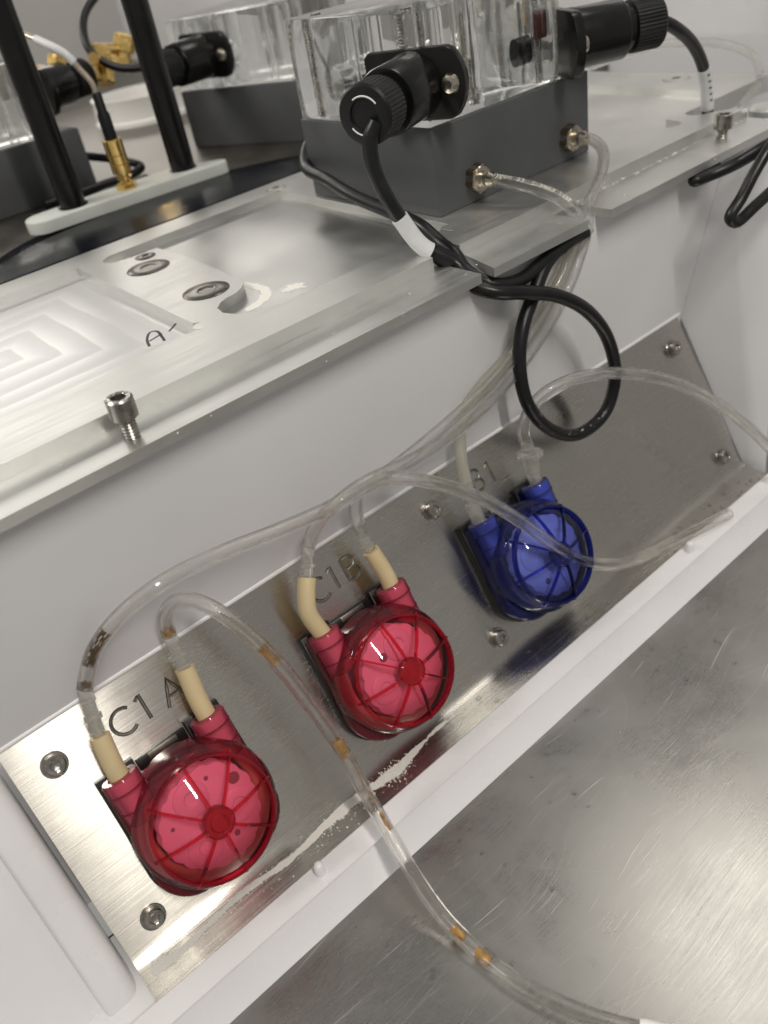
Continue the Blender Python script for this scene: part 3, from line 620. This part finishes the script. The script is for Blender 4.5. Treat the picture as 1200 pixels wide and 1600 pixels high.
# ================================================================== TUBES AND CABLES
def tube(label, pts, ro=3.1, ri=1.75, mat='clear_tubing', cat='tube', group='clear tubes', per=8):
    bm = bmesh.new(); path = spline(pts, per); hollow(bm, path, ro, ri, 18)
    o = make('clear_tube', bm, mat, None, label=label, cat=cat, group=group, keep=True, angle=60); return o, path
def barb(parent, a, b, name='barb_fitting', mat='barb_plastic', r=2.4):
    a, b = Vector(a), Vector(b); L = (b - a).length
    bm = bmesh.new(); lathe(bm, [(1.4, -5), (2.0, -5), (2.1, -0.5), (r + .3, 0), (r, L * .28), (r + .9, L * .30), (r + .9, L * .42), (r, L * .45), (r, L * .7), (r + .5, L * .72), (r + .35, L), (1.9, L + .2), (1.4, L + 3.5), (1.2, L + 3.5)], a, (b - a).normalized(), 24, close=False)
    return make(name, bm, mat, parent)
def stain(parent, path, i0, i1, r, mat, lo=0, hi=360):
    """dried deposit on the bore of the tube"""
    bm = bmesh.new(); fr = frames(path)[i0:i1 + 1]; n = 16; R = []
    for k, (c, x, y) in enumerate(fr):
        R.append([bm.verts.new(c + (x * math.cos(a) + y * math.sin(a)) * (r + random.uniform(-.12, .05))) for a in [math.radians(lo + (hi - lo) * i / n + random.uniform(-8, 8)) for i in range(n + 1)]])
    for a, b in zip(R, R[1:]):
        for i in range(n):
            if random.random() < 0.8: bm.faces.new((a[i], a[i + 1], b[i + 1], b[i]))
    make('stain', bm, mat, parent)
T1 = [(316.5, 93.0, 192.8), (318.0, 82.0, 192.3), (325.0, 68.0, 188.0), (332.5, 58.0, 181.0), (335.0, 51.0, 172.0), (317.8, 43.0, 161.4), (304.5, 41.0, 150.7), (284.7, 39.0, 138.0), (257.3, 38.0, 125.3), (223.2, 37.0, 117.9), (183.2, 37.0, 112.3), (151.3, 37.0, 113.1), (126.4, 38.0, 116.4), (103.7, 39.0, 120.3), (79.1, 40.0, 122.2), (59.4, 41.0, 118.5), (46.4, 42.0, 110.8), (39.9, 43.6, 101.3), (36.1, 42.0, 96.7)]
T2 = [(388.6, 93.0, 192.8), (388.5, 84.0, 192.5), (384.0, 74.0, 189.0), (366.0, 62.0, 182.0), (346.0, 54.0, 176.0), (341.0, 50.0, 170.0), (324.9, 43.0, 158.9), (311.9, 41.0, 146.3), (291.7, 39.0, 133.4), (262.8, 37.0, 120.7), (227.2, 36.0, 112.8), (195.9, 34.0, 113.2), (170.6, 34.0, 116.4), (153.3, 35.0, 113.8), (146.0, 41.0, 104.1), (139.4, 39.8, 98.4)]
T3 = [(72.2, 41.4, 97.7), (73.5, 41.5, 105.9), (77.8, 37.5, 112.9), (82.7, 31.4, 114.3), (87.7, 23.1, 110.1), (92.7, 13.6, 99.6), (97.0, 4.2, 85.2), (100.1, -5.7, 66.2), (102.8, -14.1, 45.6), (103.5, -22.3, 24.0), (101.0, -38.8, 14.0), (98.8, -54.3, 4.0), (98.6, -68.4, -6.0), (99.9, -83.7, -10.8), (102.1, -101.2, -10.8), (106.8, -116.6, -10.8), (114.6, -133.0, -10.8), (123.1, -147.0, -10.8)]
T4 = [(165.1, 35.8, 90.1), (166.7, 39.7, 100.8), (170.7, 39.7, 108.8), (178.2, 35.3, 113.1), (189.2, 27.1, 110.9), (202.3, 18.0, 103.1), (215.5, 8.8, 91.3), (226.5, 1.0, 77.7), (237.2, -5.9, 61.8), (252.6, -9.8, 43.0), (271.8, -12.1, 27.1), (298.2, -10.5, 11.0), (319.1, -12.1, 6.0), (337.0, -16.1, 5.5), (352.3, -20.1, 6.0), (368.3, -23.9, 6.0)]
T5 = [(266.6, 30.0, 84.9), (267.2, 32.9, 91.0), (272.1, 34.1, 99.1), (280.4, 32.2, 105.8), (292.6, 28.3, 109.0), (310.1, 22.6, 107.1), (332.1, 15.8, 99.3), (355.1, 8.3, 86.4), (373.0, -0.0, 71.9), (389.4, -10.6, 53.7), (404.0, -23.5, 31.3), (415.9, -39.4, 3.7)]
T6 = [(337.0, 46.5, 168.0), (316.5, 46.0, 155.0), (301.6, 46.0, 144.4), (277.0, 46.0, 127.8), (256.0, 46.0, 120.2), (243.3, 45.0, 114.5), (235.8, 43.0, 106.6), (230.7, 39.4, 96.2), (226.6, 33.6, 84.3)]
T7 = [(482.5, 170.0, 203.8), (515.5, 165.0, 205.6), (550.3, 160.0, 204.4), (579.7, 150.0, 200.6), (603.3, 140.0, 194.6), (610.1, 125.0, 187.8), (590.4, 105.0, 181.5), (563.1, 92.0, 176.8), (527.5, 80.0, 173.3), (514.5, 75.0, 160.6)]
o1, p1 = tube('clear tube running from the lower brass nipple to the red pump by C1A', T1)
barb(o1, PW(32.2, 88.6, 12.2), p1[-1]); stain(o1, p1, len(p1) - 5, len(p1) - 1, 1.8, 'dark_stain'); stain(o1, p1, len(p1) - 21, len(p1) - 12, 1.8, 'dark_stain', 40, 240)
o2, p2 = tube('clear tube running from the far brass nipple to the red pump by C1B', T2)
barb(o2, PW(133, 95, 14.4), p2[-1])
o3, p3 = tube('long amber-stained clear tube arching from the C1A pump over the rail to the bench', T3)
barb(o3, PW(71.0, 91.2, 12.2), p3[0]); stain(o3, p3, 0, 3, 1.8, 'amber_stain'); stain(o3, p3, 43, 47, 1.8, 'amber_stain', 0, 200); stain(o3, p3, 62, 65, 1.8, 'amber_stain'); stain(o3, p3, 76, 79, 1.8, 'amber_stain', 100, 260)
stain(o3, p3, 98, 101, 1.8, 'amber_stain'); stain(o3, p3, 104, 107, 1.8, 'amber_stain'); stain(o3, p3, 66, 76, 1.8, 'amber_stain', 120, 150)
bm = bmesh.new(); d = (p3[-1] - p3[-4]).normalized(); lathe(bm, [(1.6, -6), (3.9, -6), (4.2, -4), (4.2, 4), (4.6, 4.4), (4.6, 14), (0, 14)], p3[-1], d, 24); make('end_fitting', bm, 'white_silicone', o3)
o4, p4 = tube('clear tube looping from the C1B pump across the blue pump to the front rail', T4)
barb(o4, PW(165.2, 89.0, 14), p4[0])
o5, p5 = tube('clear tube arching from the blue pump over the bare end of the steel plate', T5)
bm = bmesh.new(); ax = (Vector(p5[1]) - PW(265.8, 77, 12.4)).normalized(); lathe(bm, [(2.0, 0), (3.6, 0), (3.9, 6), (4.2, 7.6), (6.6, 8.2), (6.9, 10), (6.2, 10.8), (3.0, 11), (2.6, 16), (1.9, 16)], PW(265.8, 75.5, 12.4), ax, 28, close=False); make('luer_fitting', bm, 'barb_plastic', o5)
o6, p6 = tube('milky tube dropping from the tube bundle to the blue pump', T6, 2.9, 1.9, 'milky_tubing')
barb(o6, PW(224.4, 79, 12.4), p6[-1], r=2.8)
o7, p7 = tube('clear tube curving past the knurled plug beyond the end of the shelf', T7, 3.1, 1.9)
# lettering printed along the first tube near its nipple
def print_on_tube(text, path, s0, size, parent, mat, r=3.16, ang=0.0):
    cu = bpy.data.curves.new('txt', 'FONT'); cu.body = text; cu.size = size * S; cu.resolution_u = 2
    t = bpy.data.objects.new('txt', cu); COL.objects.link(t); bpy.context.view_layer.update()
    me = bpy.data.meshes.new_from_object(t.evaluated_get(bpy.context.evaluated_depsgraph_get())); bpy.data.objects.remove(t); bpy.data.curves.remove(cu)
    fr = frames(path); L = [0]
    for a, b in zip(path, path[1:]): L.append(L[-1] + (b - a).length)
    to_cam = Vector((11.7, -210.6, 311.1))
    for v in me.vertices:
        s = s0 + v.co.x / S; k = max(i for i in range(len(L) - 1) if L[i] <= s); f = (s - L[k]) / (L[k + 1] - L[k]); c = path[k].lerp(path[k + 1], f); T = (path[k + 1] - path[k]).normalized()
        n = Vector((-0.15, -0.45, 0.85)); n = (n - T * n.dot(T)).normalized(); q = n.cross(T)     # printed on the upper front of the tube
        a = (v.co.y / S - size * .33) / r + ang; v.co = (c + (n * math.cos(a) + q * math.sin(a)) * r) * S
    me.materials.clear(); me.materials.append(MATS[mat]); return link('printed_lettering', me, parent)
simple('verdigris', (0.08, 0.24, 0.20), 0.6, noise=0.3, nscale=400)
stain(o1, p1, 0, 3, 3.2, 'verdigris')
print_on_tube('Tygon  S3   E-3603  NSF', p1, 5, 4.0, o1, 'printed_pale')

def cable(label, pts, r, mat='cable_jacket', name='black_cable', cat='cable', group='black cables', per=8):
    bm = bmesh.new(); path = spline(pts, per); sweep(bm, path, r, 16); o = make(name, bm, mat, None, label=label, cat=cat, group=group); return o, path
def sleeve_on(parent, path, i0, i1, r, mat, name='sleeve'):
    bm = bmesh.new(); sweep(bm, path[i0:i1 + 1], r, 20); return make(name, bm, mat, parent)
K1 = [(243.5, 80.5, 238.5), (240.1, 82.0, 233.0), (239.1, 82.0, 223.2), (240.5, 79.0, 211.1), (245.6, 76.0, 197.4), (251.0, 71.5, 185.2), (257.0, 66.5, 179.0), (262.0, 62.0, 174.0), (261.5, 55.0, 168.5), (260.0, 48.0, 166.6), (265.6, 41.0, 163.5), (278.8, 37.0, 159.2), (295.9, 33.0, 151.8), (314.2, 30.0, 137.5), (327.4, 28.0, 117.5), (332.0, 27.0, 93.9), (323.4, 27.0, 77.0), (303.4, 28.0, 73.9), (284.6, 30.0, 85.2), (270.8, 32.0, 106.2), (270.0, 35.0, 125.4), (276.6, 38.0, 141.6), (291.2, 42.0, 154.0), (303.7, 45.0, 162.6), (318.2, 46.5, 166.2), (334, 46.3, 167.0)]
k1, q1 = cable('black cable from the front knurled plug, looping below the shelf before the wall', K1, 3.3)
bm = bmesh.new()
for i in range(90):
    c = q1[random.choice((128, 130, 133, 136, 138, 140, 142, 144, 145, 147, 149, 150, 152))] + Vector((random.uniform(-1, 1), 0, random.uniform(-1, 1))); nn = Vector((random.gauss(0, .5), -0.8, 0.6 + random.gauss(0, .4))).normalized()
    b2 = bmesh.new(); bmesh.ops.create_icosphere(b2, subdivisions=1, radius=random.choice((.12, .18, .3))); merge(bm, b2, Matrix.Translation(c + nn * 3.1))
make('dust', bm, 'salt', k1, kind='stuff')
sleeve_on(k1, q1, 31, 44, 3.9, 'label_white'); sleeve_on(k1, q1, 45, 54, 4.2, 'black_rubber', 'strain_relief')
K2 = [(330, 222, 214), (306, 222, 206), (287.0, 205.0, 198), (278.8, 175.0, 196), (270.3, 140.0, 193), (266.9, 108.0, 190.1), (266.1, 88.0, 186.7), (266.5, 76.0, 180.1), (265.3, 66.0, 177.0), (264.0, 58.0, 171.0), (267.3, 46.0, 165.8), (284.3, 45.0, 161.5), (305.4, 45.6, 164.7), (325, 46, 167)]
k2, q2 = cable('black cable lying along the grey block side, meeting the sleeved cable at the ledge notch', K2, 3.3)
K3 = [(435.0, 79.0, 238.8), (440, 77, 237.0), (448.7, 76.0, 232.6), (465.7, 77.0, 222.3), (480.4, 79.0, 208.5), (489.3, 81.0, 193.7), (497.0, 84.0, 178.4), (499.4, 84.0, 160.2)]
k3, q3 = cable('black cable from the far knurled plug down into the shelf slot', K3, 3.3)
sleeve_on(k3, q3, 33, 46, 3.8, 'label_white')
for k, z in enumerate((0, 1, 2, 3, 4)):
    i = 35 + k * 2; c = q3[i]; bm = bmesh.new(); box(bm, (c.x - 2.2, c.y - 3.95, c.z - .7), (c.x - .6, c.y - 2.9, c.z + .3)); make('printed_mark', bm, 'printed_black', k3, smooth=False)
K4 = [(496.1, 14.0, 184.2), (446.7, 18.0, 178.9), (438.3, 30.0, 170.8), (427.7, 38.0, 167.4), (418.0, 41.0, 167.0), (426.8, 44.5, 167.0), (444.6, 45.0, 166.8)]
cable('black cable bunched tight under the far end of the aluminium ledge', K4, 3.2)
K5 = [(483.6, 12.0, 190.4), (438.6, 12.0, 180.9), (427.2, 13.0, 171.6), (417.8, 14.0, 160.9), (410.6, 15.0, 153.5), (415.0, 14.0, 149.6), (428.9, 12.0, 153.8), (446.0, 10.0, 159.3), (484.6, 6.0, 169.9)]
cable('black cable folded into a narrow V hanging below the far end of the ledge', K5, 3.0)

# ================================================================== BEHIND THE SHELF: black disc, bracket, rods, coax lead
def clip(pts, y0): return [p for p in pts if p[1] >= y0]
def smooth2(pts): return [(p.x, p.y) for p in spline([Vector((x, y, 0)) for x, y in pts], 6)]
rim_a = smooth2([(372, 262.2), (352, 277), (330, 296), (306, 311), (280, 319), (240, 322.5), (200, 321), (160, 313), (131, 297), (108, 276), (94, 262.2)])
rim_b = smooth2([(398, 262.4), (372, 290), (340, 320), (306, 338), (270, 348), (235, 350), (200, 349), (165, 341), (135, 322), (108, 295), (80, 262.4)])
bm = bmesh.new(); poly_slab(bm, rim_a, 176.6, 181.2, bev=1.0); poly_slab(bm, rim_b, 176.2, 178.0, bev=0.8)
make('black_disc', bm, 'black_anodised', None, label='black round plate edge between the aluminium shelf and the rear deck', cat='plate')
bm = bmesh.new()
pill = arc(176, 336, 12, 100, 250, 10) + [(200, 323.6), (240, 321), (280, 318.6)] + arc(296, 323, 6, 265, 420, 8) + [(275, 347), (235, 350)]
poly_slab(bm, pill, 181.3, 189, bev=1.3, seg=3); make('oval_bracket', bm, 'bracket_grey', None, label='pale grey oval bracket holding the two black rods and the gold connector', cat='bracket', angle=40)
for nm, (x, y), lb in (('r1', (196, 336), 'black upright rod at the outer end of the oval bracket'), ('r2', (275.6, 334), 'black upright rod on the bracket nearer the acrylic cell')):
    bm = bmesh.new(); lathe(bm, [(9.4, 0), (9.4, 0.6), (8.1, 0.7), (8.1, 150)], (x, y, 189), n=28); make('support_rod', bm, 'black_plastic', None, label=lb, cat='rod', group='black rods on the bracket')
sma = thing('coax_connector', 'gold coaxial connector standing on the oval bracket between the rods', 'connector', (233, 333, 189.1))
bm = bmesh.new(); lathe(bm, [(6.8, 0), (6.8, 3.2), (6, 3.6)], (0, 0, 0), n=6, phase=.4); make('hex_nut', bm, 'gold', sma, smooth=False)
bm = bmesh.new(); lathe(bm, [(3.4, 3), (3.4, 6), (5.0, 6.4), (5.0, 7.6), (3.6, 8), (3.6, 9.6), (6.0, 10), (6.0, 15), (5.6, 15.2), (6.0, 15.5), (6.0, 20.5), (5.6, 20.8), (6.0, 21), (6.0, 29.5), (5.4, 30), (0, 30)], (0, 0, 0), n=30); make('barrel', bm, 'gold', sma, angle=25)
bm = bmesh.new(); lathe(bm, [(3.9, 29.5), (3.9, 44), (3.0, 46), (2.9, 56), (2.2, 57)], (0, 0, 0), n=20); make('boot', bm, 'black_rubber', sma)
K6 = [(233, 333, 244), (232.5, 333, 251), (229.3, 335.0, 258.6), (224.6, 338.0, 268.2), (218, 350.0, 276), (212, 372.0, 284), (206, 395.0, 292.8), (196, 430, 300)]
k6, q6 = cable('braided copper coloured coax lead rising from the gold connector', K6, 1.7, 'silver_wire', 'coax_lead', 'cable', None)
sleeve_on(k6, q6, 20, 34, 2.5, 'label_white')
# gold fittings and white ring far behind
for loc, rz, lb in (((262, 462, 246), 0.4, 'gold hex fitting on the rear flow cell beside the first rod'), ((300, 470, 244), 1.0, 'gold hex fitting seen between the two black rods'), ((333, 500, 246), 0.2, 'small gold fitting just beside the second black rod')):
    t = thing('gold_fitting', lb, 'fitting', loc, (0.1, 0.3, rz), 'gold fittings behind the rods')
    bm = bmesh.new(); lathe(bm, [(7.5, -12), (8, -11), (8, -2), (6, -1.5), (6, 1.5), (8.5, 2), (8.5, 13), (7.5, 14)], (0, 0, 0), (0.2, 0, 1), 6); make('hex_body', bm, 'gold', t, smooth=False)
    bm = bmesh.new(); lathe(bm, [(4, 0), (4, -26)], (0, 0, 4), (1, 0, 0.1), 16); make('stem', bm, 'gold', t)
bm = bmesh.new(); lathe(bm, [(46, 0), (48, 0), (48, 4), (46.5, 5), (46, 22), (47, 24), (44, 24), (43, 5), (43, 0), (46, 0)], (400, 640, 176.4), n=48, close=False); make('dish', bm, 'white_silicone', None, label='white ring shaped dish on the rear deck between the rods', cat='dish')
bm = bmesh.new(); sweep(bm, spline([Vector(p) for p in ((250, 455, 196), (272, 430, 188), (284, 420, 181), (272, 412, 179.4), (245, 410, 179.4), (200, 404, 180))], 8), 3, 12); make('black_cable', bm, 'cable_jacket', None, label='dark cable coiled on the rear deck beside the outer flow cell', cat='cable', group='black cables')
bm = bmesh.new(); sweep(bm, spline([Vector(p) for p in ((360, 430, 242), (330, 440, 240), (305, 452, 243), (292, 462, 256), (300, 476, 276), (330, 490, 292), (370, 500, 300))], 8), 3, 12); make('black_cable', bm, 'cable_jacket', None, label='black cable rising behind the coax lead from the rear plug', cat='cable', group='black cables')

# ================================================================== RESIDUE, DROPLETS
def chip(bm, c, s):
    b2 = bmesh.new(); bmesh.ops.create_icosphere(b2, subdivisions=1, radius=s)
    for v in b2.verts: v.co = Vector((v.co.x * random.uniform(.6, 1.4), v.co.y * random.uniform(.6, 1.4), max(-.25 * s, v.co.z) * random.uniform(.35, .7)))
    merge(bm, b2, Matrix.Translation(c))
def powder():
    m, nt, b, out = new_mat('powder_film'); b.inputs['Base Color'].default_value = (0.86, 0.84, 0.79, 1); b.inputs['Roughness'].default_value = 0.8
    at = nd(nt, 'ShaderNodeAttribute', attribute_name='dens'); v = coords(nt)
    n1 = nd(nt, 'ShaderNodeTexNoise', inp={'Scale': 480.0, 'Detail': 8.0, 'Roughness': 0.8}); nt.links.new(v, n1.inputs['Vector'])
    n2 = nd(nt, 'ShaderNodeTexNoise', inp={'Scale': 130.0, 'Detail': 4.0}); nt.links.new(v, n2.inputs['Vector'])
    a = math_(nt, 'MULTIPLY', at.outputs['Fac'], math_(nt, 'MULTIPLY', n1.outputs[0], math_(nt, 'MULTIPLY', n2.outputs[0], 4.0)))
    nt.links.new(ramp(nt, a, [(0.44, 0.0), (0.56, 0.85)]).outputs[0], b.inputs['Alpha'])
powder()
def film(pos, dens, nx, ny, x0, x1, y0, y1, parent=None, **kw):
    bm = bmesh.new(); lay = bm.verts.layers.float.new('dens'); g = []
    for i in range(nx + 1):
        row = []
        for k in range(ny + 1):
            x, y = x0 + (x1 - x0) * i / nx, y0 + (y1 - y0) * k / ny; v_ = bm.verts.new(pos(x, y)); v_[lay] = dens(x, y); row.append(v_)
        g.append(row)
    for i in range(nx):
        for k in range(ny): bm.faces.new((g[i][k], g[i + 1][k], g[i + 1][k + 1], g[i][k + 1]))
    return make(kw.pop('name', 'salt_residue'), bm, 'powder_film', parent, **kw)
def gs(t, s_): return math.exp(-t * t / (2 * s_ * s_))
film(lambda x, y: (x, y, 0.42), lambda x, y: (gs(y + 6.2 + 1.2 * math.sin(x * .11), 1.1) * (0.75 + .5 * gs(x - 70, 35)) + .62 * gs(y + 8, 3.4) * gs(x - 127, 9) + .55 * gs(y + 7, 2.6) * gs(x - 98, 9) + .5 * gs(y + 5, 3) * gs(x - 8, 6)) * (1 if 4 < x < 300 else 0) * (1 - .7 * max(0, min(1, (x - 140) / 60))), 200, 16, 3, 300, -16.5, -1.0,
     label='thin white powdery salt film along the bend of the steel plate', cat='residue', kind='stuff')
film(lambda x, y: (x, y, ZL + 1.58), lambda x, y: 1.0 * gs(math.hypot(x - 176, y - 126) - 19, 2.2) * (1 if y < 140 and x > 176 else .3) + .8 * gs(x - 203, 6) * gs(y - 108, 5) + .9 * gs(y - 237, 1.6) * gs(x - 176, 8) + .9 * gs(math.hypot(x - 205, (y - 92) * 1.5), 5), 70, 70, 166, 285, 89, 239,
     label='white dried crust round the rounded end of the bolted shelf pad', cat='residue', kind='stuff')
bm = bmesh.new()
for i in range(620):
    x = random.choice((random.uniform(8, 140), random.gauss(68, 22), random.gauss(98, 10), random.gauss(127, 7), random.gauss(127, 5)))
    if not 5 < x < 150: continue
    y = -6.4 + random.gauss(0, 1.5 if x < 112 else 2.4) - (random.random() < .25) * random.uniform(0, 7)
    chip(bm, Vector((x, y, 0.35)), random.choice((.12, .16, .22, .3, .45)))
make('salt_residue', bm, 'salt', None, label='sparse white salt crumbs on the steel flange below the red pumps', cat='residue', kind='stuff')
bm = bmesh.new()
for x0, y0, n, sp in ((268, 100, 60, 9), (300, 100, 30, 6)):
    pass
for i in range(26):
    a = random.uniform(-80, 60); chip(bm, Vector((176 + 14 * math.cos(math.radians(a)) + random.gauss(2, 2.2), 124 + 15 * math.sin(math.radians(a)) + random.gauss(-1, 2), ZL + 1.55)), random.choice((.2, .3, .45)))
for i in range(24): chip(bm, Vector((random.uniform(168, 186), 236 + random.gauss(0, 1.8), ZL + 1.55)), random.choice((.3, .5, .9)))
for i in range(60): chip(bm, Vector((random.uniform(-20, 500), random.choice((44, 47, 52, 62, 90, 150)) + random.gauss(0, 6), ZL + .05)), random.choice((.2, .3, .4)))
for i in range(60): chip(bm, Vector((random.uniform(350, 500), 64.2 - abs(random.gauss(0, .8)), ZL + .05)), random.choice((.3, .5, .7)))
make('salt_residue', bm, 'salt', None, label='white flecks and crust scattered on the aluminium shelf', cat='residue', kind='stuff')
bm = bmesh.new()
def drop(c, r):
    lathe(bm, [(r, 0), (r * .93, r * .25), (r * .7, r * .45), (r * .35, r * .56), (0, r * .6)], c, (0, 0, 1), 14, close=False)
for i in range(46):
    x = random.uniform(150, 420); drop((x, random.uniform(-16, -5), 0.35), random.uniform(.5, 1.3))
for i in range(60):
    x = random.uniform(60, 330); drop((x, -40 - abs(random.gauss(0, 22)), -13.97), random.uniform(.35, 1.0))
make('water_droplets', bm, 'water', None, label='tiny water droplets beaded on the steel flange and bench', cat='droplets', kind='stuff')
